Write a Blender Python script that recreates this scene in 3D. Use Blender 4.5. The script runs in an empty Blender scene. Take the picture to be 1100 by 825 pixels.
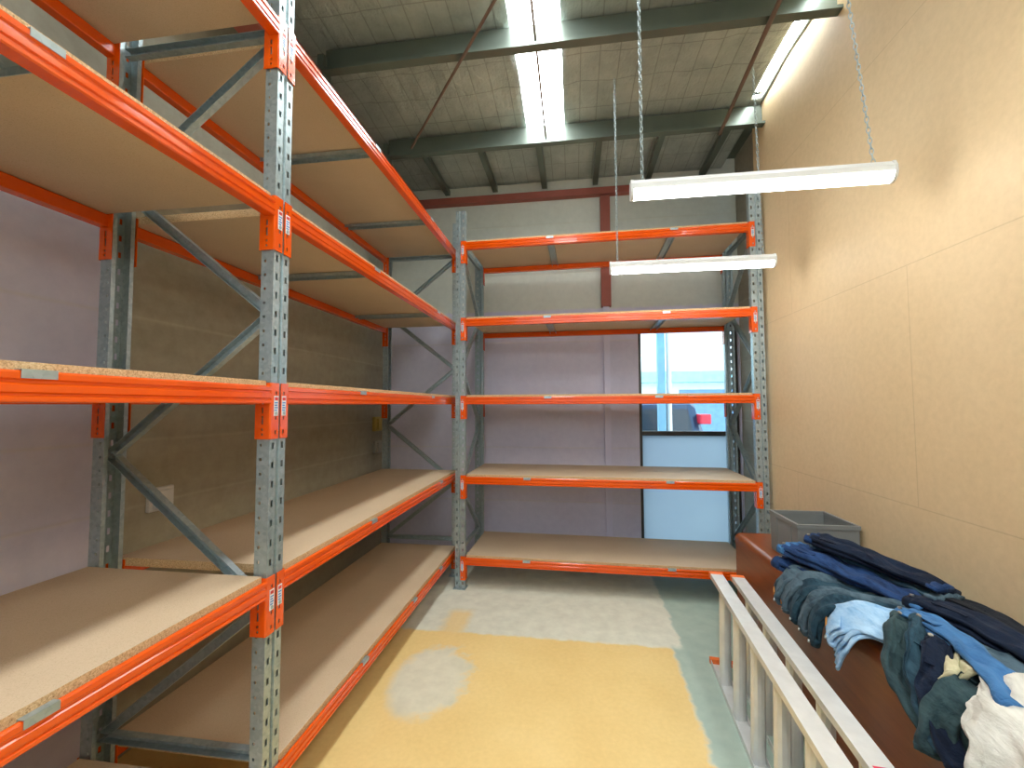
import bpy, bmesh, math, random
from mathutils import Vector, Matrix, noise
random.seed(7)
C = bpy.context.scene.collection
PI = math.pi

# ------------------------------------------------------------------ helpers
class MB:
    """collects geometry for ONE mesh object"""
    def __init__(s): s.v = []; s.f = []; s.m = []; s.sm = []
    def add(s, vs, fs, mat=0, smooth=False):
        b = len(s.v); s.v += [tuple(v) for v in vs]
        for f in fs: s.f.append([i + b for i in f]); s.m.append(mat); s.sm.append(smooth)
    def box(s, x0, y0, z0, x1, y1, z1, mat=0, bev=0.0):
        if bev <= 0:
            vs = [(x0,y0,z0),(x1,y0,z0),(x1,y1,z0),(x0,y1,z0),(x0,y0,z1),(x1,y0,z1),(x1,y1,z1),(x0,y1,z1)]
            s.add(vs, [(0,3,2,1),(4,5,6,7),(0,1,5,4),(1,2,6,5),(2,3,7,6),(3,0,4,7)], mat); return
        bm = bmesh.new()
        r = bmesh.ops.create_cube(bm, size=1)
        for v in r['verts']:
            v.co = Vector(((x0+x1)/2+v.co.x*(x1-x0), (y0+y1)/2+v.co.y*(y1-y0), (z0+z1)/2+v.co.z*(z1-z0)))
        bmesh.ops.bevel(bm, geom=bm.edges[:], offset=bev, segments=3, profile=.5, affect='EDGES')
        s.from_bm(bm, mat, False)
    def from_bm(s, bm, mat=0, smooth=False):
        bm.verts.index_update()
        s.add([v.co.copy() for v in bm.verts], [[v.index for v in f.verts] for f in bm.faces], mat, smooth); bm.free()
    def prism(s, pts, fn, a, b, mat=0, caps=True, closed=True):
        """profile pts (p,q) swept from a to b; fn(p,q,t) -> xyz"""
        n = len(pts)
        vs = [fn(p, q, a) for p, q in pts] + [fn(p, q, b) for p, q in pts]
        fs = [(i, (i+1) % n, n+(i+1) % n, n+i) for i in range(n if closed else n-1)]
        if caps and closed: fs += [list(range(n))[::-1], list(range(n, 2*n))]
        s.add(vs, fs, mat)
    def tube(s, pts, r, seg=8, mat=0, caps=True, smooth=True):
        P = [Vector(p) for p in pts]; rings = []
        t = (P[1]-P[0]).normalized(); u = t.orthogonal().normalized()
        for i, p in enumerate(P):
            if i == 0: t = (P[1]-P[0])
            elif i == len(P)-1: t = (P[-1]-P[-2])
            else: t = (P[i+1]-P[i-1])
            t.normalize(); u = (u-t*u.dot(t)).normalized(); w = t.cross(u)
            rr = r[i] if isinstance(r, (list, tuple)) else r
            rings.append([p+(u*math.cos(2*PI*k/seg)+w*math.sin(2*PI*k/seg))*rr for k in range(seg)])
        vs = [v for rg in rings for v in rg]; fs = []
        for i in range(len(P)-1):
            for k in range(seg):
                a = i*seg+k; b = i*seg+(k+1) % seg
                fs.append((a, b, b+seg, a+seg))
        s.add(vs, fs, mat, smooth)
        if caps:
            s.add(rings[0], [list(range(seg))[::-1]], mat); s.add(rings[-1], [list(range(seg))], mat)
    def mesh(s, name, mats, merge=False):
        me = bpy.data.meshes.new(name); me.from_pydata(s.v, [], s.f)
        for m in mats: me.materials.append(m)
        for p, mi, sm in zip(me.polygons, s.m, s.sm): p.material_index = mi; p.use_smooth = sm
        bm = bmesh.new(); bm.from_mesh(me)
        if merge: bmesh.ops.remove_doubles(bm, verts=bm.verts, dist=1e-5)
        bmesh.ops.recalc_face_normals(bm, faces=bm.faces); bm.to_mesh(me); bm.free()
        me.update(); return me
    def build(s, name, mats, parent=None, merge=False):
        if not isinstance(mats, (list, tuple)): mats = [mats]
        return obj(name, s.mesh(name, mats, merge), parent)

def obj(name, me, parent=None, loc=(0,0,0), rot=(0,0,0)):
    o = bpy.data.objects.new(name, me); C.objects.link(o); o.location = loc; o.rotation_euler = rot
    if parent: o.parent = parent
    return o
def tag(o, label, cat, group=None):
    o['label'] = label; o['category'] = cat
    if group: o['group'] = group
    return o
def thing(name, label, cat, loc=(0,0,0), rot=(0,0,0), group=None):
    return tag(obj(name, None, None, loc, rot), label, cat, group)
def struct(o): o['kind'] = 'structure'; return o
def solid(o, t, off=-1):
    m = o.modifiers.new('thickness', 'SOLIDIFY'); m.thickness = t; m.offset = off; return o
def copy_obj(o, parent=None):
    c = o.copy(); C.objects.link(c); c.parent = parent; return c
def copy_tree(o, parent=None):
    c = copy_obj(o, parent)
    for ch in list(o.children): copy_tree(ch, c)
    return c

# ------------------------------------------------------------------ materials
def srgb(r, g, b):
    f = lambda c: (c/255/12.92) if c/255 <= .04045 else ((c/255+.055)/1.055)**2.4
    return (f(r), f(g), f(b), 1)
class NT:
    def __init__(s, name):
        s.m = bpy.data.materials.new(name); s.m.use_nodes = True; s.t = s.m.node_tree
        s.b = s.t.nodes['Principled BSDF']; s.out = s.t.nodes['Material Output']
    def n(s, typ, **kw):
        nd = s.t.nodes.new(typ)
        for k, v in kw.items():
            if k.startswith('_'): setattr(nd, k[1:], v)
            else:
                key = int(k[1:]) if k[0] == 'i' and k[1:].isdigit() else k.replace('__', ' ')
                nd.inputs[key].default_value = v
        return nd
    def l(s, a, b): s.t.links.new(a, b)
    def coord(s, kind='Object'): return s.n('ShaderNodeTexCoord').outputs[kind]
    def pos(s): return s.n('ShaderNodeNewGeometry').outputs['Position']
    def noise(s, vec, scale, detail=3, rough=.55, map_scale=None):
        if map_scale:
            mp = s.n('ShaderNodeMapping'); mp.inputs['Scale'].default_value = map_scale; s.l(vec, mp.inputs['Vector']); vec = mp.outputs[0]
        nd = s.n('ShaderNodeTexNoise', Scale=scale, Detail=detail, Roughness=rough); s.l(vec, nd.inputs['Vector']); return nd.outputs['Fac']
    def ramp(s, fac, stops):
        r = s.n('ShaderNodeValToRGB'); e = r.color_ramp.elements
        while len(e) < len(stops): e.new(.5)
        for el, (p, c) in zip(e, stops): el.position = p; el.color = c
        s.l(fac, r.inputs['Fac']); return r.outputs['Color']
    def math(s, op, a, b=None, c=None, clamp=False):
        nd = s.n('ShaderNodeMath', _operation=op, _use_clamp=clamp)
        for i, v in enumerate((a, b, c)):
            if v is None: continue
            if isinstance(v, (int, float)): nd.inputs[i].default_value = v
            else: s.l(v, nd.inputs[i])
        return nd.outputs[0]
    def mix(s, fac, a, b, typ='MIX'):
        nd = s.n('ShaderNodeMix', _data_type='RGBA', _blend_type=typ)
        for sock, v in ((nd.inputs[0], fac), (nd.inputs[6], a), (nd.inputs[7], b)):
            if isinstance(v, (int, float)): sock.default_value = v
            elif isinstance(v, tuple): sock.default_value = v
            else: s.l(v, sock)
        return nd.outputs[2]
    def bump(s, h, strength=.3, dist=.01):
        nd = s.n('ShaderNodeBump', Strength=strength, Distance=dist); s.l(h, nd.inputs['Height']); s.l(nd.outputs[0], s.b.inputs['Normal'])
    def step(s, x, edge, soft):      # 0 below edge, 1 above
        nd = s.n('ShaderNodeMapRange', _interpolation_type='SMOOTHSTEP'); nd.inputs[1].default_value = edge-soft; nd.inputs[2].default_value = edge+soft
        s.l(x, nd.inputs[0]); return nd.outputs[0]
    def line(s, x, at, half, soft):  # 1 on the line
        d = s.math('ABSOLUTE', s.math('SUBTRACT', x, at)); return s.math('SUBTRACT', 1.0, s.step(d, half, soft))
    def set(s, col=None, rough=None, metal=None, spec=None, coat=None):
        for k, v in (('Base Color', col), ('Roughness', rough), ('Metallic', metal), ('Specular IOR Level', spec), ('Coat Weight', coat)):
            if v is None: continue
            if isinstance(v, (int, float, tuple)): s.b.inputs[k].default_value = v
            else: s.l(v, s.b.inputs[k])
        return s.m

def plain(name, col, rough=.5, metal=0, var=.12, scale=6, spec=.5, coat=0):
    t = NT(name); f = t.noise(t.coord(), scale, 4)
    a = tuple(min(1, c*(1+var)) for c in col[:3])+(1,); b = tuple(c*(1-var) for c in col[:3])+(1,)
    return t.set(t.ramp(f, [(.3, b), (.7, a)]), rough, metal, spec, coat)

def m_orange():
    t = NT('orange_powder_coat'); f = t.noise(t.coord(), 5, 3)
    t.set(t.ramp(f, [(.3, srgb(222, 80, 2)), (.7, srgb(230, 88, 4))]), .2, 0, .5, .35)
    t.bump(t.noise(t.coord(), 240, 2), .05, .001); return t.m
def m_galv():
    t = NT('galvanised_steel'); v = t.n('ShaderNodeTexVoronoi', Scale=70.0); t.l(t.coord(), v.inputs['Vector'])
    sep = t.n('ShaderNodeSeparateColor'); t.l(v.outputs['Color'], sep.inputs[0])
    f = t.math('ADD', t.math('MULTIPLY', sep.outputs[0], .5), t.math('MULTIPLY', t.noise(t.coord(), 9, 4), .5))
    t.set(t.ramp(f, [(.2, srgb(152, 168, 172)), (.8, srgb(176, 190, 193))]), .36, .6, .5); return t.m
def m_board():
    t = NT('particleboard'); c = t.coord()
    f1 = t.noise(c, 320, 3, .7); f2 = t.noise(c, 3.2, 3)
    base = t.ramp(f2, [(.3, srgb(198, 174, 142)), (.7, srgb(208, 185, 154))])
    sp = t.ramp(f1, [(.30, srgb(146, 120, 92)), (.46, srgb(204, 182, 154)), (.62, srgb(206, 185, 157)), (.78, srgb(228, 212, 188))])
    t.set(t.mix(.45, base, sp), .62, 0, .35); return t.m
def m_board_edge():
    t = NT('particleboard_edge'); f1 = t.noise(t.coord(), 210, 4, .75)
    t.set(t.ramp(f1, [(.30, srgb(128, 96, 62)), (.45, srgb(196, 162, 118)), (.6, srgb(218, 188, 146)), (.75, srgb(236, 214, 178))]), .8, 0, .3)
    t.bump(f1, .4, .002); return t.m
ORANGE = m_orange(); GALV = m_galv(); BOARD = m_board(); EDGE = m_board_edge()
STICK = plain('white_sticker', srgb(222, 226, 228), .35, var=.03)
STICK_B = plain('sticker_blue', srgb(60, 120, 190), .4, var=.1)
STICK_R = plain('sticker_red', srgb(196, 40, 36), .4, var=.1)
DARK = plain('dark_metal', srgb(38, 38, 40), .45, .3)
GREENSTEEL = plain('grey_green_steel', srgb(104, 114, 106), .32, .5, .1, 4)
REDOX = plain('red_oxide_steel', srgb(150, 80, 66), .55, 0, .12, 5)
ROD = plain('rusty_rod', srgb(112, 92, 80), .6)
WHITE = plain('white_enamel', srgb(214, 216, 214), .35, 0, .03)
CREAMP = plain('cream_plastic', srgb(214, 208, 196), .5, 0, .03)
ALU = plain('brushed_aluminium', srgb(222, 224, 222), .36, .35, .06, 14)
CRATE = plain('grey_plastic', srgb(120, 122, 120), .5, 0, .05)

# room materials -----------------------------------------------------------
def m_floor():
    t = NT('painted_concrete'); p = t.pos(); s = t.n('ShaderNodeSeparateXYZ'); t.l(p, s.inputs[0])
    n1 = t.noise(p, 2.2, 4); n2 = t.noise(p, 9, 5, .6); n3 = t.noise(p, 38, 4, .6)
    jit = t.math('MULTIPLY', t.math('SUBTRACT', n2, .5), .10)
    x = t.math('ADD', s.outputs['X'], jit); y = t.math('ADD', s.outputs['Y'], jit)
    beige = t.ramp(n2, [(.25, srgb(202, 202, 184)), (.6, srgb(220, 220, 202)), (.85, srgb(230, 230, 212))])
    green = t.ramp(n2, [(.3, srgb(160, 180, 168)), (.7, srgb(176, 194, 180))])
    yel = t.ramp(n1, [(.3, srgb(232, 200, 132)), (.55, srgb(237, 207, 140)), (.75, srgb(240, 212, 148))])
    yel = t.mix(.12, yel, t.ramp(n3, [(.3, srgb(170, 150, 100)), (.7, srgb(240, 216, 150))]))
    col = t.mix(t.step(x, 1.95, .015), beige, green)
    xr = t.math('SUBTRACT', x, t.math('MULTIPLY', y, .015))
    my = t.math('MULTIPLY', t.math('SUBTRACT', 1.0, t.step(y, 1.70, .02)), t.math('SUBTRACT', 1.0, t.step(xr, 1.838, .02)))
    col = t.mix(t.math('MULTIPLY', t.step(xr, 1.845, .02), t.math('SUBTRACT', 1.0, t.step(y, 1.72, .05))), col, green)
    dx = t.math('DIVIDE', t.math('SUBTRACT', x, .27), .24); dy = t.math('DIVIDE', t.math('SUBTRACT', y, 1.13), .36)
    d = t.math('ADD', t.math('ADD', t.math('MULTIPLY', dx, dx), t.math('MULTIPLY', dy, dy)), t.math('MULTIPLY', t.math('SUBTRACT', n2, .5), 1.6))
    bare = t.math('SUBTRACT', 1.0, t.step(d, 1.0, .35))
    col = t.mix(t.math('MULTIPLY', my, t.math('SUBTRACT', 1.0, t.math('MULTIPLY', bare, .85))), col, yel)
    # a yellow tongue running along the rack
    tg = t.math('MULTIPLY', t.line(x, .24, .09, .05), t.math('MULTIPLY', t.step(y, 1.6, .02), t.math('SUBTRACT', 1.0, t.step(y, 2.05, .06))))
    col = t.mix(t.math('MULTIPLY', tg, .8), col, yel)
    t.set(col, t.math('MULTIPLY_ADD', n2, .25, .42), 0, .4); t.bump(n3, .08, .004); return t.m
def m_wall_right():
    t = NT('wallboard_sheets'); p = t.pos(); s = t.n('ShaderNodeSeparateXYZ'); t.l(p, s.inputs[0]); y, z = s.outputs['Y'], s.outputs['Z']
    n1 = t.noise(p, 1.3, 4); n2 = t.noise(p, 26, 5, .65)
    col = t.ramp(n1, [(.3, srgb(214, 188, 146)), (.7, srgb(222, 198, 158))])
    col = t.mix(.14, col, t.ramp(n2, [(.3, srgb(150, 118, 76)), (.7, srgb(226, 196, 150))]))
    sm = None
    for a in (1.22, 2.44, 3.66):
        g = t.line(z, a, .002, .003); sm = g if sm is None else t.math('MAXIMUM', sm, g)
    def vert(at, z0, z1):
        return t.math('MULTIPLY', t.line(y, at, .002, .003), t.math('MULTIPLY', t.step(z, z0, .005), t.math('SUBTRACT', 1.0, t.step(z, z1, .005))))
    for at, z0, z1 in [(.82, 1.22, 2.44), (-1.58, 1.22, 2.44), (2.0, 2.44, 3.66), (-.4, 2.44, 3.66), (2.0, 0, 1.22), (-.4, 0, 1.22)]:
        sm = t.math('MAXIMUM', sm, vert(at, z0, z1))
    t.set(t.mix(t.math('MULTIPLY', sm, .28), col, srgb(110, 84, 54)), .55, 0, .35)
    t.bump(t.math('ADD', n2, t.math('MULTIPLY', sm, -3.0)), .05, .004); return t.m
def blockwork(name, split_y):
    """lilac paint low down, khaki bare masonry above; split_y: beyond this y the whole wall is bare"""
    t = NT(name); p = t.pos(); s = t.n('ShaderNodeSeparateXYZ'); t.l(p, s.inputs[0]); x, y, z = s.outputs
    n1 = t.noise(p, 1.6, 5, .6); n2 = t.noise(p, 14, 5, .65)
    lil = t.ramp(n1, [(.25, srgb(200, 199, 222)), (.75, srgb(214, 213, 234))])
    kha = t.ramp(n1, [(.25, srgb(202, 207, 198)), (.75, srgb(216, 221, 212))])
    zj = t.math('ADD', z, t.math('MULTIPLY', t.math('SUBTRACT', n2, .5), .05))
    f = t.step(zj, 2.86, .02)
    if split_y is not None:
        yj = t.math('ADD', y, t.math('MULTIPLY', t.math('SUBTRACT', n2, .5), .04))
        kha = t.ramp(n1, [(.25, srgb(150, 147, 132)), (.75, srgb(166, 163, 148))])
        oli = t.ramp(t.noise(p, 2.5, 5, .6, (1, .35, 2.2)), [(.25, srgb(148, 144, 126)), (.75, srgb(170, 166, 148))])
        kha = t.mix(t.math('SUBTRACT', 1.0, t.step(z, 2.9, .1)), kha, oli)
        f = t.math('MAXIMUM', f, t.step(yj, split_y, .015))
    col = t.mix(f, lil, kha)
    j = None
    for a in ((.6, 1.22, 1.56, 2.2, 2.86, 3.5) if split_y is not None else (.62, 1.24, 1.86, 2.48, 3.3, 3.9)):
        g = t.line(z, a, .006, .012); j = g if j is None else t.math('MAXIMUM', j, g)
    col = t.mix(t.math('MULTIPLY', j, .28), col, srgb(206, 200, 180))
    t.set(t.mix(.1, col, t.ramp(n2, [(.3, srgb(90, 84, 74)), (.7, srgb(220, 214, 200))])), .8, 0, .25)
    t.bump(t.math('ADD', n2, t.math('MULTIPLY', j, -1.5)), .15, .006); return t.m
def m_foil():
    t = NT('insulation_blanket'); p = t.pos(); s = t.n('ShaderNodeSeparateXYZ'); t.l(p, s.inputs[0]); x, y, z = s.outputs
    n1 = t.noise(p, 3.5, 5, .65); n2 = t.noise(p, 22, 4, .6, (1, .4, 1))
    col = t.ramp(n1, [(.25, srgb(152, 162, 160)), (.5, srgb(174, 184, 180)), (.75, srgb(192, 200, 194))])
    def wire(v, pitch):
        w = t.math('FRACT', t.math('DIVIDE', v, pitch)); return t.line(w, .5, .004/pitch, .004/pitch)
    g = t.math('MAXIMUM', wire(x, .15), wire(y, .30))
    t.set(t.mix(t.math('MULTIPLY', g, .38), col, srgb(70, 66, 56)), .45, .25, .5)
    t.bump(t.math('ADD', n2, t.math('MULTIPLY', n1, 2.0)), .5, .03); return t.m
def m_emit(name, col, strength):
    t = NT(name); e = t.n('ShaderNodeEmission', Color=col, Strength=strength); t.l(e.outputs[0], t.out.inputs[0]); return t.m
def m_glass():
    t = NT('window_glass'); f = t.n('ShaderNodeFresnel', IOR=1.45); tr = t.n('ShaderNodeBsdfTransparent', Color=(.9, .96, .97, 1))
    g = t.n('ShaderNodeBsdfGlossy', Roughness=.02); mx = t.n('ShaderNodeMixShader')
    t.l(f.outputs[0], mx.inputs[0]); t.l(tr.outputs[0], mx.inputs[1]); t.l(g.outputs[0], mx.inputs[2]); t.l(mx.outputs[0], t.out.inputs[0]); return t.m
def m_film():
    t = NT('frosted_glass'); d = t.n('ShaderNodeBsdfDiffuse', Color=srgb(190, 202, 208)); tr = t.n('ShaderNodeBsdfTranslucent', Color=srgb(150, 192, 226))
    n = t.noise(t.coord(), 1.2, 2); t.l(t.ramp(n, [(.3, srgb(186, 200, 210)), (.7, srgb(194, 208, 216))]), tr.inputs[0])
    mx = t.n('ShaderNodeMixShader', i0=.75); t.l(d.outputs[0], mx.inputs[1]); t.l(tr.outputs[0], mx.inputs[2]); t.l(mx.outputs[0], t.out.inputs[0]); return t.m
def m_denim(name, dark, light, scale=1.0):
    t = NT(name); c = t.coord(); n1 = t.noise(c, 7*scale, 4, .6); n2 = t.noise(c, 320, 2, .5, (1, 1, .3))
    col = t.ramp(n1, [(.28, dark), (.72, light)])
    n3 = t.noise(c, 90, 4, .7, (1, 1, .4)); col = t.mix(t.math('MULTIPLY', n3, .45), col, light); st = t.noise(c, 1.0, 3, .6, (34, 7, 30)); col = t.mix(t.math('MULTIPLY', t.step(st, .60, .16), .5), col, light); col = t.mix(t.math('MULTIPLY', t.math('SUBTRACT', 1.0, t.step(st, .40, .14)), .7), col, dark)  # light and dark streaks paint lit folds and shaded creases into the colour
    t.set(col, .88, 0, .15); t.b.inputs['Sheen Weight'].default_value = .04; n4 = t.noise(c, 1.0, 4, .6, (46, 11, 40)); t.bump(t.math('ADD', n4, t.math('MULTIPLY', n2, .05)), .55, .016); return t.m
def m_desk():
    t = NT('brown_laminate'); c = t.coord(); n = t.noise(c, 3, 5, .6, (6, .7, 6)); n2 = t.noise(c, 30, 4, .6, (4, .25, 4))
    col = t.ramp(n, [(.3, srgb(112, 56, 18)), (.7, srgb(138, 72, 28))])
    t.set(t.mix(.12, col, t.ramp(n2, [(.3, srgb(80, 34, 8)), (.7, srgb(170, 92, 36))])), .3, 0, .5, .1); return t.m

# ------------------------------------------------------------------ the room
XL, XR, YB, YF, ZC = -1.05, 2.88, 3.5, -5.0, 4.42
def wallbox(name, mat, boxes, mats=None):
    b = MB()
    for bx in boxes: b.box(*bx)
    return struct(b.build(name, mat))
wallbox('floor', m_floor(), [(XL-.2, YF-.2, -.12, XR+.4, YB+.2, 0)])
wallbox('wall_left', blockwork('masonry_side', .26), [(XL-.2, YF-.2, 0, XL, YB+.2, 4.7)])
DX0, DX1, DZ = 1.93, 3.01, 2.66
wallbox('wall_back', blockwork('masonry_back', None), [(XL, YB, 0, DX0, YB+.2, 4.7), (DX0, YB, DZ, 3.03, YB+.2, 4.7), (DX1, YB, 0, 3.03, YB+.2, DZ)])
wallbox('wall_right', m_wall_right(), [(XR, YF-.2, 0, XR+.06, 2.62, 4.7)])
XM = 3.03
wallbox('wall_right_masonry', blockwork('masonry_far_side', -9.0), [(XM, 2.2, 0, XM+.2, YB+.2, 4.7)])
wallbox('wall_front', blockwork('masonry_front', None), [(XL, YF-.2, 0, -.8, YF, 4.7), (2.7, YF-.2, 0, XR, YF, 4.7), (-.8, YF-.2, 0, 2.7, YF, 2.0), (-.8, YF-.2, 4.25, 2.7, YF, 4.7)])

# ceiling blanket with two roof-light strips cut through it
SKY = [(.77, 1.13, -4.4, 2.55), (2.77, 2.865, -4.4, 2.36)]
PUR = [2.41, 1.29, .17, -.95, -2.07, -3.19, -4.31]
def ceil_z(x, y):
    d = min(abs(y-p) for p in PUR+[3.4])
    sag = min(d/.47, 1.0)
    n = noise.noise((x*2.2, y*1.6, 3.1))*.034 + noise.noise((x*8, y*1.8, 9.0))*.022
    return ZC + .03*sag + n*sag
b = MB()
xs = sorted(set([XL, XR]+[s for k in SKY for s in k[:2]]+[round(XL+i*.0655, 4) for i in range(61)]))
ys = sorted(set([YF, YB]+[s for k in SKY for s in k[2:]]+[round(YF+i*.085, 4) for i in range(101)]))
xs = [x for x in xs if XL <= x <= XR]; ys = [y for y in ys if YF <= y <= YB]
idx = {}
for j, y in enumerate(ys):
    for i, x in enumerate(xs): idx[i, j] = len(b.v); b.v.append((x, y, ceil_z(x, y)))
for j in range(len(ys)-1):
    for i in range(len(xs)-1):
        mx, my = (xs[i]+xs[i+1])/2, (ys[j]+ys[j+1])/2
        if any(k[0] < mx < k[1] and k[2] < my < k[3] for k in SKY): continue
        b.f.append([idx[i, j], idx[i+1, j], idx[i+1, j+1], idx[i, j+1]]); b.m.append(0); b.sm.append(True)
o = struct(b.build('ceiling', m_foil())); solid(o, .05, 1)
SKYM = m_emit('daylit_rooflight', (.96, 1, 1, 1), 20)
for i, (x0, x1, y0, y1) in enumerate(SKY):
    b = MB(); n = 12                               # corrugated translucent sheet
    pts = [(x0-.02+(x1-x0+.04)*k/n, ZC+.085+(.012 if k % 2 else 0)) for k in range(n+1)]
    pts = pts + [(p, q+.004) for p, q in pts[::-1]]
    b.prism(pts, lambda p, q, t: (p, t, q), y0-.02, y1+.02)
    struct(b.build('window_%d' % (i+1), SKYM))
# opaque roof sheet above the blanket is the slab that carries the rooflights
b = MB()
def ring(x0, x1): b.box(x0, YF-.2, ZC+.11, x1, YB+.2, ZC+.14)
ring(XL-.2, SKY[0][0]-.02); ring(SKY[0][1]+.02, SKY[1][0]-.02); ring(SKY[1][1]+.02, XR+.35)
for k in SKY:
    b.box(k[0]-.02, YF-.2, ZC+.11, k[1]+.02, k[2]-.02, ZC+.14); b.box(k[0]-.02, k[3]+.02, ZC+.11, k[1]+.02, YB+.2, ZC+.14)
struct(b.build('ceiling_2', GREENSTEEL))
ntrim = [0]
def trim(b, mats):
    ntrim[0] += 1; return struct(b.build('trim_%d' % ntrim[0], mats))
for py in PUR:                                     # Z purlins
    z0, z1, tk = 4.20, 4.40, .006
    pr = [(-.065, z0+.02), (-.065, z0), (tk/2, z0), (tk/2, z1-tk), (.065, z1-tk), (.065, z1-.02), (.065+tk, z1-.02), (.065+tk, z1), (-tk/2, z1), (-tk/2, z0+tk), (-.065+tk, z0+tk), (-.065+tk, z0+.02)]
    b = MB(); b.prism(pr, lambda p, q, t: (t, py+p, q), -.62, XR)
    b.box(-.66, py-.05, 4.06, -.61, py+.05, 4.34)  # cleat
    trim(b, GREENSTEEL)
b = MB()                                           # red-brown rafter along the eave
b.box(-.78, YF, 3.98, -.62, YB, 4.0); b.box(-.78, YF, 4.18, -.62, YB, 4.2); b.box(-.705, YF, 4.0, -.695, YB, 4.18); trim(b, REDOX)
for k in range(6):                                 # short ribs between the end purlin and the wall
    xx = -.33+.6*k
    b = MB(); b.box(xx-.03, 2.62, 4.34, xx+.03, YB, 4.40); trim(b, GREENSTEEL)
for k in range(len(PUR)-1):
    b = MB(); b.tube([(.955, PUR[k], 4.29), (.955, PUR[k+1], 4.29)], .009); trim(b, ROD)
b = MB(); b.tube([(1.2, .25, 4.17), (-.3, 2.2, 4.17)], .011); trim(b, ROD)
b = MB(); b.tube([(2.44, .9, 4.17), (2.52, 2.41, 4.17)], .016); trim(b, ROD)
b = MB(); b.box(XL, YB-.09, 4.19, XR, YB, 4.268); trim(b, REDOX)     # girt on the end wall
LIL = plain('lilac_paint', srgb(207, 206, 228), .7, 0, .04, 2)
b = MB(); b.box(1.52, YB-.08, 2.87, 1.63, YB, 4.17, 0); b.box(1.54, YB-.05, 0, 1.61, YB, 2.87, 1); trim(b, [REDOX, LIL])

# unseen high window behind the camera, added to brighten the room
wn = struct(obj('window_3', None, None, (.95, YF-.1, 3.125)))
FR = plain('bronze_aluminium', srgb(60, 58, 54), .4, .4); GLASS = m_glass()
b = MB()
for x0, z0, x1, z1 in [(-1.75, -1.125, 1.75, -1.075), (-1.75, 1.075, 1.75, 1.125), (-1.75, -1.075, -1.70, 1.075), (1.70, -1.075, 1.75, 1.075), (-.025, -1.075, .025, 1.075)]: b.box(x0, -.03, z0, x1, .03, z1)
b.build('window_frame', FR, wn)
for sx in (-1, 1):
    b = MB(); b.box(min(sx*.02, sx*1.71), -.003, -1.08, max(sx*.02, sx*1.71), .003, 1.08); b.build('glass_pane', GLASS, wn)

# glass door to the street
d = struct(obj('door_1', None, None, (0, YB+.06, 0)))
b = MB()
for x0, z0, x1, z1 in [(DX0, 0, DX0+.035, DZ), (DX1-.04, 0, DX1, DZ), (DX0+.035, DZ-.05, DX1-.04, DZ), (DX0+.035, 0, DX1-.04, .06), (DX0+.035, 1.385, DX1-.04, 1.435)]:
    b.box(x0, -.03, z0, x1, .04, z1, 0, .004)
b.build('door_frame', FR, d)
b = MB(); b.box(DX0+.03, 0, 1.43, DX1-.035, .006, DZ-.045); b.build('glass_pane', GLASS, d)
b = MB(); b.box(DX0+.03, 0, .05, DX1-.035, .006, 1.39); b.build('frosted_pane', m_film(), d)

# ------------------------------------------------------------------ racking
PITCH, HP, DEP, H = .762, .0762, .818, 3.658
ZT = [.305+PITCH*k for k in range(5)]              # top of the connectors on each level
BAY = 2.695
def upright_mesh():
    """open galvanised post, web facing +X at x=0, real perforations"""
    prof = []   # (x, y, hole kind of the column that starts here)
    w, g, dd = .0475, .007, .055
    prof = [(-dd, -w+.018, None), (-dd, -w, None), (-dd+.012, -w, 'side'), (-dd+.022, -w, None), (0, -w, None), (0, -.0345, 'web'), (0, -.0215, None), (0, -g-.002, None), (-.009, -g+.001, None),
            (-.009, g-.001, None), (0, g+.002, None), (0, .0215, 'web'), (0, .0345, None), (0, w, None), (-dd+.022, w, 'side'), (-dd+.012, w, None), (-dd, w, None), (-dd, w-.018, None)]
    rows = {0.0, H}; web = []; side = []
    k = .04
    while k < H-.03:
        web.append((k, k+.026)); rows |= {k, k+.026}; k += HP
    k = .033
    while k < H-.03:
        side.append((k, k+.011)); rows |= {k, k+.011}; k += HP*.75
    rows = sorted(rows); z = [rows[0]]
    for r in rows[1:]:
        if r-z[-1] > 1e-4: z.append(r)
    b = MB(); n = len(prof)
    for r in z: b.v += [(p[0], p[1], r) for p in prof]
    for j in range(len(z)-1):
        m = (z[j]+z[j+1])/2
        hw = any(a < m < c for a, c in web); hs = any(a < m < c for a, c in side)
        for i in range(n-1):
            kd = prof[i][2]
            if (kd == 'web' and hw) or (kd == 'side' and hs): continue
            b.f.append([j*n+i, j*n+i+1, (j+1)*n+i+1, (j+1)*n+i]); b.m.append(0); b.sm.append(False)
    me = bpy.data.meshes.new('upright'); me.from_pydata(b.v, [], b.f); me.materials.append(GALV); me.update(); return me
UP = upright_mesh()
b = MB(); b.box(-.085, -.06, 0, .03, .06, .006); b.tube([(.016, 0, .006), (.016, 0, .022)], .009, 6, 0, True, False); FOOT = b.mesh('base_plate', [GALV])
BP = [(-.004,-.012),(.003,-.0125),(.007,-.017),(.007,-.030),(.002,-.034),(.002,-.040),(.007,-.044),(.007,-.060),(.002,-.0635),(.002,-.068),(.007,-.071),(.007,-.079),(.003,-.083),(-.038,-.083),(-.041,-.080),(-.041,-.033),(-.038,-.030),(-.007,-.030)]
BAYL = 2.80                                        # the bay that runs into the corner is a little longer
BEAM = {}
for L in (BAY, BAYL):
    b = MB(); b.prism(BP, lambda p, q, t: (p, t, q), .052, L-.052); BEAM[L] = b.mesh('beam', [ORANGE])
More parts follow.
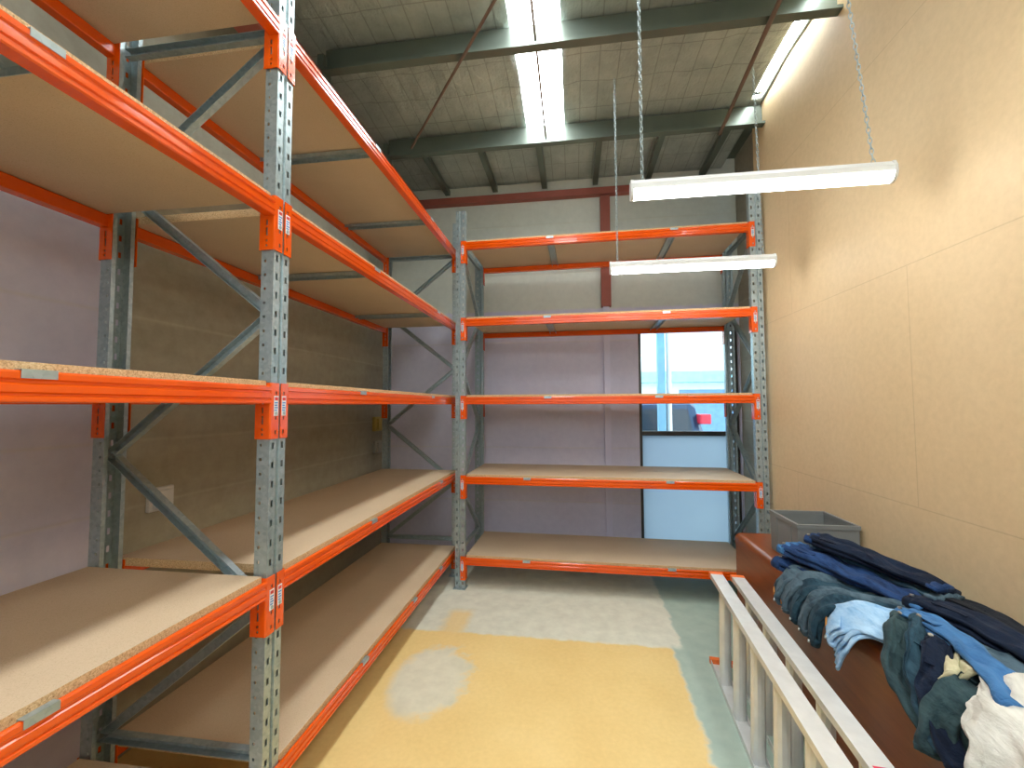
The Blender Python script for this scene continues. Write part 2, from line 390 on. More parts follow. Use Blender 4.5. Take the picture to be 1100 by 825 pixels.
def connector_mesh():
    """L bracket at the start of a beam (post centred at y=0): plate over the +y half of the post face, flange along its side"""
    hc = .224; w = .0525
    prof = [(.004, .0055, None), (.004, .018, 'plate'), (.004, .028, None), (.004, w-.003, None), (.001, w, None), (-.024, w, 'flange'), (-.032, w, None), (-.06, w, None)]
    pl = [(-.046, -.034), (-.148, -.134), (-.205, -.190)]; fl = [(-.085, -.06), (-.122, -.10), (-.165, -.132), (-.190, -.181), (-.210, -.201)]
    rows = sorted({0, -hc} | {r for p in pl+fl for r in p}); n = len(prof); b = MB()
    for r in rows: b.v += [(p[0], p[1], r) for p in prof]
    for j in range(len(rows)-1):
        m = (rows[j]+rows[j+1])/2
        for i in range(n-1):
            kd = prof[i][2]
            if kd == 'plate' and any(a < m < c for a, c in pl): continue
            if kd == 'flange' and any(a < m < c for a, c in fl): continue
            b.f.append([j*n+i, j*n+i+1, (j+1)*n+i+1, (j+1)*n+i]); b.m.append(0); b.sm.append(False)
    me = bpy.data.meshes.new('connector'); me.from_pydata(b.v, [], b.f); me.materials.append(ORANGE); me.update(); return me
CONN = connector_mesh()
me = CONN.copy(); me.name = 'connector'
for v in me.vertices: v.co.y = -v.co.y
me.flip_normals(); CONN_M = me
def label_mesh(sgn):
    b = MB(); y0, y1 = sgn*.011, sgn*.036
    y0, y1 = min(y0, y1), max(y0, y1)
    b.box(.0068, y0, -.132, .0080, y1, -.052, 0)
    b.box(.0080, y0+.003, -.070, .0083, y1-.003, -.057, 2)
    for k in range(4): b.box(.0080, y0+.003, -.082-.010*k, .0083, y1-.003-.004*(k % 2), -.0765-.010*k, 1)
    b.tube([(.0078, (y0+y1)/2, -.121), (.0100, (y0+y1)/2, -.121)], .007, 10, 3, True, False)
    return b.mesh('safety_label', [STICK, STICK_B, STICK_R, GALV])
LAB, LAB_M = label_mesh(1), label_mesh(-1)
def channel(b, p, q, wid, dep, tk, out=(0, -1, 0)):
    """open C channel from p to q, open towards out"""
    p, q, out = Vector(p), Vector(q), Vector(out); t = (q-p).normalized(); s = t.cross(out).normalized()
    pr = [(-wid/2, 0), (wid/2, 0), (wid/2, dep), (wid/2-tk, dep), (wid/2-tk, tk), (-wid/2+tk, tk), (-wid/2+tk, dep), (-wid/2, dep)]
    L = (q-p).length
    b.prism(pr, lambda a, c, r: tuple(p+t*r+s*a+out*(c-dep/2)), 0, L)
NODE = [(1, 3.285), (0, 2.70), (1, 2.115), (0, 1.53), (1, .945), (0, .36)]   # 1 = front post
def brace_meshes():
    X = {1: -.038, 0: -DEP+.038}; out = []
    for (a, za), (c, zc) in zip(NODE[:-1], NODE[1:]):
        b = MB(); channel(b, (X[a], .0, za), (X[c], .0, zc), .038, .03, .0025); out.append(b.mesh('brace', [GALV]))
    for zz in (3.30, .345):
        b = MB(); channel(b, (X[1], 0, zz+.02), (X[0], 0, zz+.02), .038, .03, .0025); out.append(b.mesh('brace', [GALV]))
    return out
BR = brace_meshes()
def bar_mesh():
    b = MB(); hw = .034
    channel(b, (-.043, 0, -.043), (-DEP+.043, 0, -.043), .066, .024, .002, (0, 0, -1))
    for sx in (0, 1):
        f = (lambda x: x) if sx == 0 else (lambda x: -DEP-x)
        for x0, z0, x1, z1 in [(-.05, -.0300, -.0085, -.0275), (-.0105, -.0275, -.0085, -.0095), (-.0085, -.0115, .0095, -.0095), (.0077, -.030, .0095, -.0115)]:
            a, c = sorted((f(x0), f(x1))); b.box(a, -hw, z0, c, hw, z1)
    return b.mesh('support_bar', [GALV])
BAR = bar_mesh()
BRD = {}
for L in (BAY, BAYL):
    b = MB(); b.box(-DEP+.0125, .058, -.027, -.0125, L-.058, .008); BRD[L] = b.mesh('shelf_board', [BOARD, EDGE])
    for p in BRD[L].polygons:
        if abs(p.normal.z) < .5: p.material_index = 1
ORD = ['lowest', 'second-lowest', 'middle', 'second-highest', 'topmost']

def rack(name, label, bays, loc, rz, bars, where, frames):
    root = thing(name, label, 'storage rack', loc, (0, 0, rz))
    for yy in frames:
        for s in (1, 0):
            u = obj('upright', UP, root, (0 if s else -DEP, yy, 0), (0, 0, 0 if s else PI)); solid(u, .0022)
            obj('base_plate', FOOT, u)
        for m in BR: obj('brace', m, root, (0, yy, 0))
    for bi, (y0, L) in enumerate(bays):
        for k in range(5):
            for s in (1, 0):
                bm_ = obj('beam', BEAM[L], root, (0, y0, ZT[k]) if s else (-DEP, y0+L, ZT[k]), (0, 0, 0 if s else PI))
                c1 = obj('connector', CONN, bm_); solid(c1, .003, 1)
                c2 = obj('connector', CONN_M, bm_, (0, L, 0)); solid(c2, .003, 1)
                obj('safety_label', LAB, bm_); obj('safety_label', LAB_M, bm_, (0, L, 0))
            for yb in bars[bi][k]: obj('support_bar', BAR, root, (0, y0+yb, ZT[k]))
            sb = obj('shelf_board', BRD[L], None, loc, (0, 0, rz))
            sb.location = Vector(loc)+Matrix.Rotation(rz, 3, 'Z') @ Vector((0, y0, ZT[k]))
            tag(sb, where[bi] % ORD[k], 'shelf', 'particleboard shelves laid on the racking')
    return root
LB = [[.78, 1.56, 2.2], [.87, 2.2], [.71, 1.95], [.87, 2.1], [.86, 1.9]]
rack('pallet_rack', 'long orange and galvanised two-bay racking standing along the masonry side wall', [(-BAY, BAY), (0, BAYL)], (0, 0, 0), 0,
     [[[.9, 1.92], [.9, 1.92], [.9, 1.885], [.9, 1.87], [.9, 1.87]], LB],
     ['%s bare particleboard shelf in the two-bay rack, bay close to the camera', '%s bare particleboard shelf in the two-bay rack, bay running into the corner'], [-BAY, 0, BAYL])
SK = -.0618/2.695
rack('pallet_rack', 'single-bay orange and galvanised racking across the end wall, in front of the glass door', [(0, BAY)], (.1028, 2.4784, 0), -PI/2+SK,
     [[[.64, 1.93], [.65, 1.93], [.85, 1.85], [.85, 1.93], [.88, 2.01]]],
     ['%s bare particleboard shelf in the single-bay rack that crosses the end wall'], [0, BAY])

# ------------------------------------------------------------------ pendant batten lights
TUBE = m_emit('lit_diffuser', (1, .99, .95, 1), 17)
def chain_mb(p, q):
    b = MB(); p, q = Vector(p), Vector(q); L = (q-p).length; n = int(L/.026); t = (q-p)/n; u = t.normalized()
    a = u.orthogonal().normalized(); c = u.cross(a)
    for k in range(n):
        o = p+t*(k+.5); s = a if k % 2 else c; pts = []
        for j in range(11):
            an = 2*PI*j/10; pts.append(o+u*math.cos(an)*.0165+s*math.sin(an)*.0075)
        b.tube(pts, .0022, 5, 0, False)
    return b
def batten(loc, label, dxs):
    r = thing('pendant_light', label, 'ceiling light', loc, (0, 0, 0), 'chain-hung batten lights')
    L = 1.2; b = MB()
    pr = [(-.034, .0), (-.034, .028), (-.022, .05), (.022, .05), (.034, .028), (.034, .0)]
    b.prism(pr, lambda p, q, t: (t, p, q), .012, L-.012); b.build('housing', WHITE, r)
    b = MB(); pr = [(.036*math.cos(a), -.002+.040*math.sin(a)) for a in [PI+PI*k/10 for k in range(11)]]
    b.prism(pr, lambda p, q, t: (t, p, q), .014, L-.014); b.build('diffuser', TUBE, r)
    for x0 in (0, L-.014):
        b = MB(); b.prism([(.0375*math.cos(a), -.001+.043*math.sin(a)) for a in [PI+PI*k/10 for k in range(11)]]+[(.036, .028), (.024, .053), (-.024, .053), (-.036, .028)], lambda p, q, t: (t, p, q), x0, x0+.014)
        b.build('end_cap', WHITE, r)
    for x0, dx in zip((.06, L-.08), dxs):
        b = chain_mb((x0, 0, .05), (x0+dx, 0, 4.33-loc[2])); b.build('chain', GALV, r)
    return r
batten((1.49, .6, 2.815), 'lit batten light hanging on chains, the one closer to the camera', (0, -.14))
batten((1.482, 1.8, 2.795), 'lit batten light hanging on chains in front of the end rack', (0, -.03))
batten((1.49, -.62, 2.80), 'lit batten light hanging on chains above the ladder end', (0, 0))  # this and the next two battens are out of view, added for brightness
batten((1.49, -1.85, 2.80), 'lit batten light hanging on chains beyond the frame, over the near rack bay', (0, 0))
batten((1.49, -3.1, 2.80), 'lit batten light hanging on chains by the front wall', (0, 0))

# ------------------------------------------------------------------ small wall fittings
def fitting(name, label, cat, y0, y1, z0, z1, mat, dep=.04):
    r = thing(name, label, cat, (XL, (y0+y1)/2, (z0+z1)/2)); w, h = (y1-y0)/2, (z1-z0)/2
    b = MB(); b.box(0, -w, -h, dep*.6, w, h, 0, .006); b.build('housing', mat, r)
    b = MB(); b.box(dep*.6, -w*.75, -h*.75, dep, w*.75, h*.75, 0, .004); b.build('cover', mat, r)
fitting('wall_socket', 'white electrical plate low on the bare masonry side wall', 'socket', .40, .545, 1.175, 1.30, WHITE)
fitting('junction_box', 'yellow junction box on the side wall in the rack corner', 'electrical box', 3.0, 3.18, 1.45, 1.61, plain('yellow_plastic', srgb(190, 168, 84), .5), .07)
fitting('switch_box', 'grey switch box under the yellow one in the rack corner', 'electrical box', 3.02, 3.17, 1.20, 1.34, plain('grey_box', srgb(168, 168, 160), .5), .06)

# ------------------------------------------------------------------ brown counter
DESK = m_desk()
DY0, DY1, DXF, DH = -1.0, 1.985, 2.41, .75
cr = thing('counter', 'long glossy brown counter against the tan wall, heaped with jeans', 'counter', (DXF, (DY0+DY1)/2, 0))
hy = (DY1-DY0)/2; W = XR-DXF-.004
b = MB()     # top with a rounded nosing
pr = [(W, DH-.05), (W, DH)]+[(.045-.045*math.sin(a), DH-.045+.045*math.cos(a)) for a in [PI/2*k/8 for k in range(9)]]+[(0, DH-.07), (.03, DH-.07), (.03, DH-.05)]
b.prism(pr, lambda p, q, t: (p, t, q), -hy, hy); b.build('counter_top', DESK, cr)
b = MB(); b.box(.004, -hy+.002, .08, .028, hy-.002, DH-.0701, 0, .002); b.build('front_panel', DESK, cr)
for yy in (-hy+.002, hy-.027):
    b = MB(); b.box(.0285, yy, 0, W, yy+.025, DH-.0505, 0, .002); b.build('end_panel', DESK, cr)
b = MB(); b.box(.05, -hy+.03, 0, .068, hy-.03, .0795); b.build('kick_board', DARK, cr)

# crate on the counter
c = thing('crate', 'open grey plastic crate on the counter against the tan wall', 'crate', (2.69, 1.435, DH))
b = MB(); hx, hy2, h, tk = .175, .19, .262, .006
pr = [(-hx, -hy2), (hx, -hy2), (hx, hy2), (-hx, hy2)]
def ringbox(b, ox, oy, z0, z1, t):
    b.box(-ox, -oy, z0, ox, -oy+t, z1); b.box(-ox, oy-t, z0, ox, oy, z1); b.box(-ox, -oy+t, z0, -ox+t, oy-t, z1); b.box(ox-t, -oy+t, z0, ox, oy-t, z1)
b.box(-hx+.01, -hy2+.01, .0, hx-.01, hy2-.01, .008); ringbox(b, hx-.006, hy2-.006, .004, h-.012, .006)
for sx in (-1, 1):
    for k in (-.5, .5): b.box(sx*(hx-.006)-.004, k*hy2-.012, .02, sx*(hx-.006)+.004, k*hy2+.012, h-.03)
b.build('body', CRATE, c)
b = MB(); ringbox(b, hx, hy2, h-.024, h, .016); b.build('rim', CRATE, c)

# ------------------------------------------------------------------ extension ladder lying on its side
lad = thing('extension_ladder', 'aluminium extension ladder resting on its edge, leaning at the brown counter', 'ladder', (2.085, 1.56, 0), (0, 0, math.radians(-4.3)))
ORC = plain('orange_plastic', srgb(232, 112, 40), .45, 0, .05); PINK = plain('pink_sticker', srgb(222, 70, 96), .4, 0, .05)
LL, WID = 2.7, .595
tilt = math.atan2(.012, .59)
def lsec(off, name, ys, rung0):
    """one section: local frame u = across the ladder (up), v = its depth (to the counter)"""
    sec = obj(name, None, lad, (0, 0, 0)); sec.rotation_euler = (0, tilt, 0)
    D = .078
    for u0, up in ((0, 1), (WID-.03, -1)):
        b = MB(); th = .003
        pr = [(0, 0), (D, 0), (D, .03), (D-th, .03), (D-th, th), (th, th), (th, .03), (0, .03)]
        if up < 0: pr = [(p, .03-q) for p, q in pr][::-1]
        b.prism(pr, lambda p, q, t: (off+p, t, u0+q), ys-LL, ys)
        b.build('rail', ALU, sec)
    y = ys-rung0
    while y > ys-LL+.1:
        b = MB(); w = .034; pts = [(off+D/2+w*math.cos(a)*(1.0), y+.021*math.sin(a)) for a in [2*PI*k/12+.26 for k in range(12)]]
        b.prism(pts, lambda p, q, t: (p, q, t), .0035, WID-.0035); b.build('rung', ALU, sec); y -= .305
    for u0 in (-.001, WID-.031):
        for yy in (ys-.03, ys-LL-.006):
            b = MB(); b.box(off-.003, yy, u0-.002, off+D+.003, yy+.036, u0+.034, 0, .003); b.build('end_cap', ORC, sec)
    return sec
lsec(0, 'ladder_section', 0, .24)
s2 = lsec(.128, 'ladder_section', -.02, .30)
b = MB(); b.box(.128+.012, -1.66, WID+.0002, .128+.066, -1.60, WID+.0014); b.build('sticker', PINK, s2)

# ------------------------------------------------------------------ jeans
def catmull(P, n):
    P = [Vector(p) for p in P]; P = [P[0]*2-P[1]]+P+[P[-1]*2-P[-2]]; out = []
    segs = len(P)-3
    for i in range(n+1):
        f = i/n*segs; k = min(int(f), segs-1); t = f-k; a, b_, c_, d_ = P[k:k+4]
        out.append(.5*((2*b_)+(c_-a)*t+(2*a-5*b_+4*c_-d_)*t*t+(3*b_-a-3*c_+d_)*t**3))
    return out
DEN = {
 'navy': m_denim('navy_denim', srgb(14, 28, 58), srgb(44, 74, 120)),
 'blue': m_denim('blue_denim', srgb(40, 84, 130), srgb(76, 124, 172)),
 'slate': m_denim('slate_denim', srgb(42, 60, 72), srgb(96, 118, 130)),
 'teal': m_denim('teal_denim', srgb(16, 34, 48), srgb(54, 84, 98)),
 'light': m_denim('light_denim', srgb(116, 164, 206), srgb(176, 208, 232)),
 'ink': m_denim('ink_denim', srgb(8, 14, 28), srgb(26, 38, 58)),
 'black': m_denim('black_denim', srgb(10, 12, 18), srgb(28, 32, 40)),
 'green': m_denim('green_grey_denim', srgb(24, 42, 50), srgb(66, 88, 90)),
 'sand': m_denim('sand_cotton', srgb(184, 176, 140), srgb(212, 206, 168)),
 'cream': m_denim('cream_cotton', srgb(186, 182, 170), srgb(220, 218, 208)),
}
LEATH = plain('leather_patch', srgb(206, 140, 62), .6, 0, .1); STITCH = plain('tan_stitching', srgb(178, 142, 88), .7); BRASS = plain('rivet_metal', srgb(190, 190, 186), .3, .8)
def jeans(label, P, w, t, den, side=(0, 1, 0), patch=True, seed=0, mat2=None, spread=.03, wr=1.0, twist=0.0):
    """a pair laid along P from waist to hems, folded so one leg lies on the other"""
    pts = catmull(P, 44); S = Vector(side).normalized(); base = pts[0].copy()
    r = thing('jeans', label, 'jeans', base, (0, 0, 0), 'jeans heaped on the counter')
    fr = []
    for i, p in enumerate(pts):
        T = (pts[min(i+1, 44)]-pts[max(i-1, 0)]).normalized(); s = (S-T*S.dot(T)).normalized(); S = s; N = s.cross(T)
        fr.append((p-base, T, s, N))
    if fr[22][3].z < 0: fr = [(p, T, -s, -N) for p, T, s, N in fr]
    if sum(f[3].z for f in fr) < 0: fr = [(p, T, -s, -N) for p, T, s, N in fr]
    def ringat(f, hw, ht, offs, offn, k0, n=28, rough=1.0):
        p, T, s, N = f; out = []
        for k in range(n):
            a = 2*PI*k/n; ca, sa = math.cos(a), math.sin(a)
            x = hw*math.copysign(abs(ca)**.75, ca); y = ht*math.copysign(abs(sa)**.62, sa)
            q = p+base
            wv = noise.noise((q.x*8+seed*3.1+x*22, q.y*8+x*20, q.z*8+seed))*.012+noise.noise((x*70+seed, k0*.16, seed*7.7+(1 if sa > 0 else 5)))*.011
            fold = abs(math.sin(x*52+seed+k0*.07+1.2*noise.noise((k0*.12, seed, 4))))*.011-.005
            y += (wv+fold)*rough*wr*(1 if sa > 0 else .35)*min(1, abs(sa)*1.6)
            x += noise.noise((k0*.16, seed*1.7, 2.0))*.014*wr
            out.append(p+s*(x+offs)+N*(y+offn))
        return out
    def sweep(i0, i1, hwf, htf, offs, offn, b, mat=0, rough=1.0):
        rings = [ringat(fr[i], hwf(i), htf(i), offs(i), offn(i), i, 28, rough) for i in range(i0, i1+1)]
        n = 28; vs = [v for rg in rings for v in rg]; fs = []
        for i in range(len(rings)-1):
            for k in range(n): fs.append((i*n+k, i*n+(k+1) % n, (i+1)*n+(k+1) % n, (i+1)*n+k))
        L = len(rings)
        fs += [list(range(n))[::-1], [(L-1)*n+k for k in range(n)]]
        b.add(vs, fs, mat, True)
    env = lambda i: 1.0-.18*(i/44)
    b = MB()
    sweep(2, 44, lambda i: w/2*env(i), lambda i: t*.30, lambda i: -spread*max(0, i-18)/26, lambda i: t*.28, b)
    sweep(2, 43, lambda i: w/2*env(i), lambda i: t*.30, lambda i: spread*max(0, i-18)/26, lambda i: t*.86, b)
    b.build('denim_body' if den not in ('sand', 'cream') else 'cotton_body', DEN[den], r)
    b = MB(); sweep(0, 3, lambda i: w/2*1.04, lambda i: t*.62, lambda i: 0, lambda i: t*.60, b, 0, .5); b.build('waistband', DEN[mat2 or den], r)
    b = MB(); sweep(41, 44, lambda i: w/2*env(i)*1.03, lambda i: t*.33, lambda i: spread*max(0, i-18)/26, lambda i: t*.86, b, 0, .6); b.build('hem', DEN[mat2 or den], r)
    def decal(i0, i1, x0, x1, lift, name, mat):
        b = MB(); nx = 5; vs = []; rows = range(i0, i1+1)
        top = lambda i, x: fr[i][0]+fr[i][2]*x+fr[i][3]*(t*1.22+lift)
        for i in rows:
            for k in range(nx): vs.append(top(i, x0+(x1-x0)*k/(nx-1)))
        for i in rows:
            for k in range(nx): vs.append(top(i, x0+(x1-x0)*k/(nx-1))-fr[i][3]*.004)
        m = len(rows)*nx; fs = []
        for i in range(len(rows)-1):
            for k in range(nx-1):
                a = i*nx+k; fs += [(a, a+1, a+nx+1, a+nx), (m+a, m+a+nx, m+a+nx+1, m+a+1)]
        ed = [k for k in range(nx)]+[nx*i+nx-1 for i in range(1, len(rows))]+[(len(rows)-1)*nx+k for k in range(nx-2, -1, -1)]+[nx*i for i in range(len(rows)-2, 0, -1)]
        fs += [(ed[k], m+ed[k], m+ed[(k+1) % len(ed)], ed[(k+1) % len(ed)]) for k in range(len(ed))]
        b.add(vs, fs, 0, False); b.build(name, mat, r)
    if patch:
        decal(0, 3, -w*.40, -w*.05, .006, 'leather_patch', LEATH)
    decal(6, 14, w*.04, w*.36, .004, 'back_pocket', DEN[den])
    b = MB(); p0, T, s, N = fr[1]; q = p0+s*(w*.3)+N*(t*1.26); b.tube([q, q+N*.006], .008, 10); b.build('button', BRASS, r)
    return r
Z0 = DH
# bundle beside the crate (runs along the wall)
jeans('navy jeans with crumpled waist at the crate end, lowest of that bundle', [(2.43, 1.20, Z0+.025), (2.49, 1.02, Z0+.012), (2.58, .80, Z0+.012), (2.68, .55, Z0+.012), (2.74, .34, Z0+.012)], .20, .055, 'navy', (.9, .4, 0), True, 1, None, .03, 1.3)
jeans('dark teal jeans lying between the bundle and the tan wall, under the rest', [(2.64, 1.17, Z0+.015), (2.68, .98, Z0+.012), (2.74, .72, Z0+.012), (2.78, .45, Z0+.05)], .18, .055, 'teal', (1, .3, 0), False, 2)
jeans('bright navy jeans on top of the bundle, waist bunched towards the crate', [(2.44, 1.18, Z0+.115), (2.52, .99, Z0+.105), (2.60, .76, Z0+.098), (2.70, .48, Z0+.09)], .19, .05, 'navy', (.9, .4, 0), False, 3, 'blue', .03, 1.5)
jeans('dark teal jeans uppermost beside the crate, slate waistband', [(2.60, 1.14, Z0+.135), (2.66, .94, Z0+.13), (2.73, .72, Z0+.115), (2.79, .50, Z0+.12)], .17, .05, 'teal', (1, .3, 0), False, 4, 'slate', .03, 1.3)
jeans('ink dark jeans crossing the top of the bundle beside the crate', [(2.52, 1.10, Z0+.20), (2.60, .93, Z0+.195), (2.68, .72, Z0+.185), (2.76, .50, Z0+.165)], .12, .04, 'ink', (1, .3, 0), False, 5, 'navy', .02, 1.4)
# folded slate pairs hanging over the edge
for i, (dy, lab, den, z) in enumerate([(.0, 'slate jeans draped over the counter edge, first pair after the bare end', 'slate', 0), (-.09, 'slate jeans draped over the counter edge with an orange waist patch', 'slate', .0),
                                 (-.18, 'dark teal jeans draped over the counter edge, folded double', 'teal', 0), (-.27, 'slate jeans draped over the counter edge beside the pale pair', 'slate', 0),
                                 (-.36, 'teal jeans draped over the counter edge behind the pale pair', 'teal', 0)]):
    y = 1.02+dy
    jeans(lab, [(2.362, y+.07, .635-.012*i), (2.366, y+.04, .70), (2.40, y, Z0+.024), (2.47, y-.06, Z0+.035+.012*(i % 2)), (2.55, y-.15, Z0+.055), (2.62, y-.28, Z0+.075)], .12, .038, den, (.35, 1, .2), i < 2, 10+i, None, .01, 1.3)
# pale pairs
jeans('pale blue jeans laid over the counter edge, waist patch showing', [(2.358, .57, .70), (2.372, .54, .755), (2.43, .47, Z0+.055), (2.50, .40, Z0+.065), (2.57, .33, Z0+.07)], .19, .036, 'light', (.4, 1, 0), True, 21)
jeans('pale blue jeans half under the others, leg hanging down the counter front', [(2.55, .38, Z0+.02), (2.47, .43, Z0+.02), (2.40, .47, Z0+.01), (2.366, .50, .69), (2.362, .53, .63)], .17, .03, 'light', (0, 1, 0), False, 22, 'slate')
# dark pairs hanging
for i, (p, lab, den) in enumerate([
    ([(2.50, .40, Z0+.09), (2.43, .32, Z0+.065), (2.37, .25, .73), (2.358, .15, .67), (2.354, .02, .60)], 'green grey jeans trailing down the counter front, next to the pale pair', 'green'),
    ([(2.52, .33, Z0+.115), (2.45, .24, Z0+.085), (2.385, .16, Z0+.02), (2.352, .07, .69), (2.346, -.03, .62)], 'dark teal jeans trailing down the counter front, second of that fan', 'teal'),
    ([(2.50, .20, Z0+.10), (2.44, .13, Z0+.07), (2.378, .06, Z0+.0), (2.350, -.02, .68), (2.346, -.10, .62)], 'ink dark jeans trailing down the counter front, third of that fan', 'ink'),
    ([(2.56, .07, Z0+.06), (2.48, .03, Z0+.05), (2.40, .0, Z0+.03), (2.352, -.01, .70), (2.344, -.02, .62)], 'dark green grey jeans crossing the fan of trailing legs', 'green')]):
    jeans(lab, p, .085 if i < 3 else .11, .036, den, (.5, .8, .3), False, 30+i, None, .02, 1.3)
jeans('sand coloured trousers showing between the dark trailing legs', [(2.60, .28, Z0+.06), (2.53, .19, Z0+.075), (2.47, .10, Z0+.085), (2.43, .04, Z0+.07)], .13, .026, 'sand', (.7, .7, 0), False, 41)
jeans('mid blue jeans stretched along the heap towards the white trousers', [(2.54, .42, Z0+.10), (2.55, .28, Z0+.115), (2.53, .12, Z0+.12), (2.50, -.03, Z0+.11), (2.48, -.14, Z0+.08)], .10, .036, 'blue', (1, 0, 0), False, 51)
jeans('faded slate jeans lying beyond the mid blue pair', [(2.64, .30, Z0+.06), (2.64, .16, Z0+.065), (2.62, .0, Z0+.065), (2.60, -.16, Z0+.06)], .14, .045, 'slate', (1, 0, 0), False, 52, 'blue')
# black pairs by the wall
jeans('black jeans lying along the foot of the tan wall', [(2.76, .60, Z0+.09), (2.79, .42, Z0+.10), (2.80, .26, Z0+.095), (2.79, .08, Z0+.09), (2.77, -.1, Z0+.08)], .13, .055, 'black', (1, 0, 0), False, 61)
jeans('ink dark jeans in front of the black pair', [(2.65, .52, Z0+.10), (2.69, .34, Z0+.115), (2.71, .18, Z0+.11), (2.71, .0, Z0+.10), (2.69, -.15, Z0+.09)], .12, .05, 'ink', (1, 0, 0), False, 62)
jeans('white trousers with pleated folds at the camera end of the heap', [(2.56, -.03, Z0+.10), (2.49, -.10, Z0+.09), (2.42, -.17, Z0+.05), (2.362, -.26, .71), (2.350, -.36, .62)], .20, .038, 'cream', (.6, .8, 0), False, 71, None, .02, 2.6)

# ------------------------------------------------------------------ the street beyond the door
CONC = plain('street_concrete', srgb(170, 172, 170), .8, 0, .08, 2)
b = MB(); b.box(-12, YB+.2, -.14, 16, 24, -.02); b.box(-12, -20, -.14, 16, YF-.2, -.02); struct(b.build('outdoor_paving', CONC))
bl = thing('building', 'white building with a pale teal fascia across the street', 'building', (4, 15, -.02))
b = MB(); b.box(-11, 0, 0, 11, 4, 7, 0); b.build('wall', plain('white_render', srgb(236, 240, 240), .8, 0, .03), bl)
b = MB(); b.box(-11, -.5, 2.55, 11, -.0005, 2.95, 0, .01); b.build('fascia', plain('pale_teal', srgb(150, 204, 206), .6), bl)
for k in range(4):
    b = MB(); b.box(-9+5*k, -.03, 0, -5.6+5*k, -.0005, 2.3); b.build('roller_door', plain('blue_roller', srgb(110, 150, 190), .5), bl)
po = thing('post', 'pale steel post on the pavement outside the glass door', 'post', (2.50, 5.2, -.02))
b = MB(); b.box(-.055, -.055, 0, .055, .055, 3.4, 0, .006); b.build('column', plain('pale_blue_steel', srgb(120, 170, 196), .5), po)
b = MB(); b.box(-.09, -.09, 0, .09, .09, .012); b.build('base_plate', plain('pale_blue_steel', srgb(120, 170, 196), .5), po)
b = MB(); b.tube([(.115, 0, 0), (.115, 0, 3.3)], .035, 12); b.build('downpipe', WHITE, po)
# parked car, seen from behind
CARP = plain('car_paint_blue', srgb(36, 62, 92), .25, .3, .04); CGL = plain('car_glass', srgb(24, 40, 54), .08, 0, .02); TYRE = plain('tyre_rubber', srgb(24, 24, 25), .8); TAIL = plain('tail_lamp_red', srgb(216, 36, 60), .25, 0, .04)
car = thing('car', 'dark blue car parked outside the glass door, tail lamp visible', 'car', (2.47, 5.75, -.02))
secs = [(0, .62, 1.0, .45, 1.02), (.06, .40, 1.0, .86, 1.08), (.25, .38, 1.75, .9, 1.1), (.5, .36, 1.93, .92, 1.12), (1.6, .34, 1.97, .92, 1.12), (2.5, .34, 1.90, .92, 1.12), (3.2, .34, 1.30, .9, 1.1), (4.2, .36, 1.15, .86, 1.02), (4.5, .45, .95, .7, .8)]
b = MB(); rings = []
for y, zb, zt, hw, sh in secs:
    belt = min(1.12, zt-.04)
    top = hw*(.80 if zt > 1.4 else .93)
    rg = [(-hw*.92, y, zb), (-hw, y, zb+.15), (-hw, y, belt), (-top, y, zt-.06), (-top*.9, y, zt), (top*.9, y, zt), (top, y, zt-.06), (hw, y, belt), (hw, y, zb+.15), (hw*.92, y, zb)]
    rings.append(rg)
n = 10; vs = [v for rg in rings for v in rg]; fs = []
for i in range(len(rings)-1):
    for k in range(n): fs.append((i*n+k, i*n+(k+1) % n, (i+1)*n+(k+1) % n, (i+1)*n+k))
fs += [list(range(n)), [(len(rings)-1)*n+k for k in range(n)]]
b.add(vs, fs, 0, False); b.build('body', CARP, car)
b = MB(); b.add([(-.66, .07, 1.17), (.66, .07, 1.17), (.60, .225, 1.68), (-.60, .225, 1.68), (-.66, .085, 1.165), (.66, .085, 1.165), (.60, .24, 1.675), (-.60, .24, 1.675)], [(0,1,2,3), (7,6,5,4), (0,4,5,1), (1,5,6,2), (2,6,7,3), (3,7,4,0)]); b.build('rear_window', CGL, car)
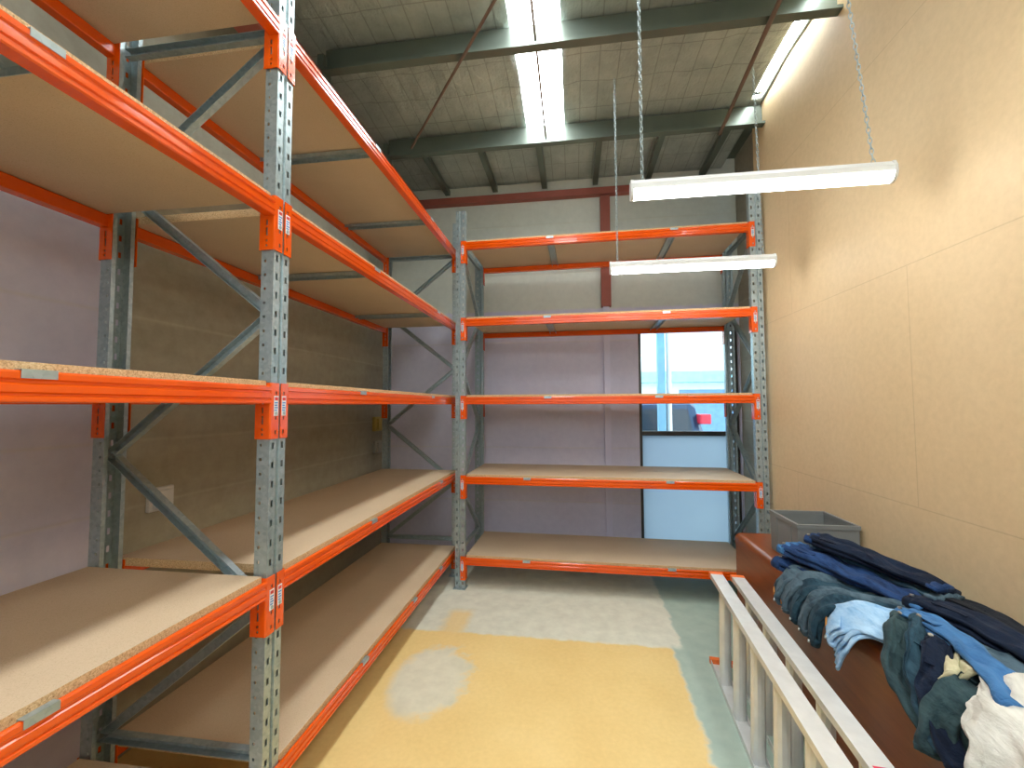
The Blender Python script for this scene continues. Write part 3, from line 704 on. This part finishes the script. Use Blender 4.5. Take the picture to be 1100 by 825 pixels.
for sx in (-1, 1):
    b = MB(); b.box(sx*.82-.085, -.0, 1.44, sx*.82+.085, .30, 1.60, 0, .02); b.build('tail_lamp', TAIL, car)
    b = MB(); b.add([(sx*.90, .6, 1.16), (sx*.90, 2.3, 1.16), (sx*.79, 2.2, 1.78), (sx*.78, .7, 1.78), (sx*.86, .6, 1.16), (sx*.86, 2.3, 1.16), (sx*.74, 2.2, 1.78), (sx*.74, .7, 1.78)], [(0,1,2,3), (7,6,5,4), (0,4,5,1), (1,5,6,2), (2,6,7,3), (3,7,4,0)]); b.build('side_window', CGL, car)
    for yy in (.85, 3.6):
        b = MB(); pts = [(.0, .16), (.05, .17), (.05, .30), (.02, .335), (-.18, .335), (-.2, .30), (-.2, .16)]
        N = 24
        for k in range(len(pts)):
            (x0, r0), (x1, r1) = pts[k], pts[(k+1) % len(pts)]
            vs = []
            for j in range(N):
                a = 2*PI*j/N; vs += [(sx*(.84+x0), yy+r0*math.cos(a), .335+r0*math.sin(a)), (sx*(.84+x1), yy+r1*math.cos(a), .335+r1*math.sin(a))]
            b.add(vs, [(2*j, 2*j+1, (2*j+3) % (2*N), (2*j+2) % (2*N)) for j in range(N)], 0, True)
        b.build('wheel', TYRE, car)
b = MB(); b.box(-.86, -.10, .42, .86, .08, .66, 0, .03); b.build('rear_bumper', DARK, car)
b = MB(); b.box(-.26, -.012, .80, .26, .02, .92, 0, .004); b.build('number_plate', WHITE, car)

# ------------------------------------------------------------------ daylight, camera
w = bpy.data.worlds.new('daylight'); bpy.context.scene.world = w; w.use_nodes = True
bg = w.node_tree.nodes['Background']; bg.inputs['Color'].default_value = (.80, .92, 1, 1); bg.inputs['Strength'].default_value = 3.4
cam = bpy.data.cameras.new('camera'); co = bpy.data.objects.new('camera', cam); C.objects.link(co)
f, yaw, pit, roll = 467.33, .1417, .0489, -.0039
cam.sensor_fit = 'HORIZONTAL'; cam.sensor_width = 36; cam.lens = f*36/1100; cam.clip_start = .02; cam.clip_end = 200
fw = Vector((-math.sin(yaw)*math.cos(pit), math.cos(yaw)*math.cos(pit), math.sin(pit))); r = Vector((math.cos(yaw), math.sin(yaw), 0)); u = r.cross(fw)
R = r*math.cos(roll)+u*math.sin(roll); U = u*math.cos(roll)-r*math.sin(roll)
co.matrix_world = Matrix(((R.x, U.x, -fw.x, 1.1961), (R.y, U.y, -fw.y, -1.6261), (R.z, U.z, -fw.z, 1.7357), (0, 0, 0, 1)))
sc = bpy.context.scene; sc.camera = co
sc.view_settings.view_transform = 'Standard'; sc.view_settings.look = 'None'; sc.view_settings.gamma = 1; sc.view_settings.use_curve_mapping = False
sc.view_settings.exposure = 0.38
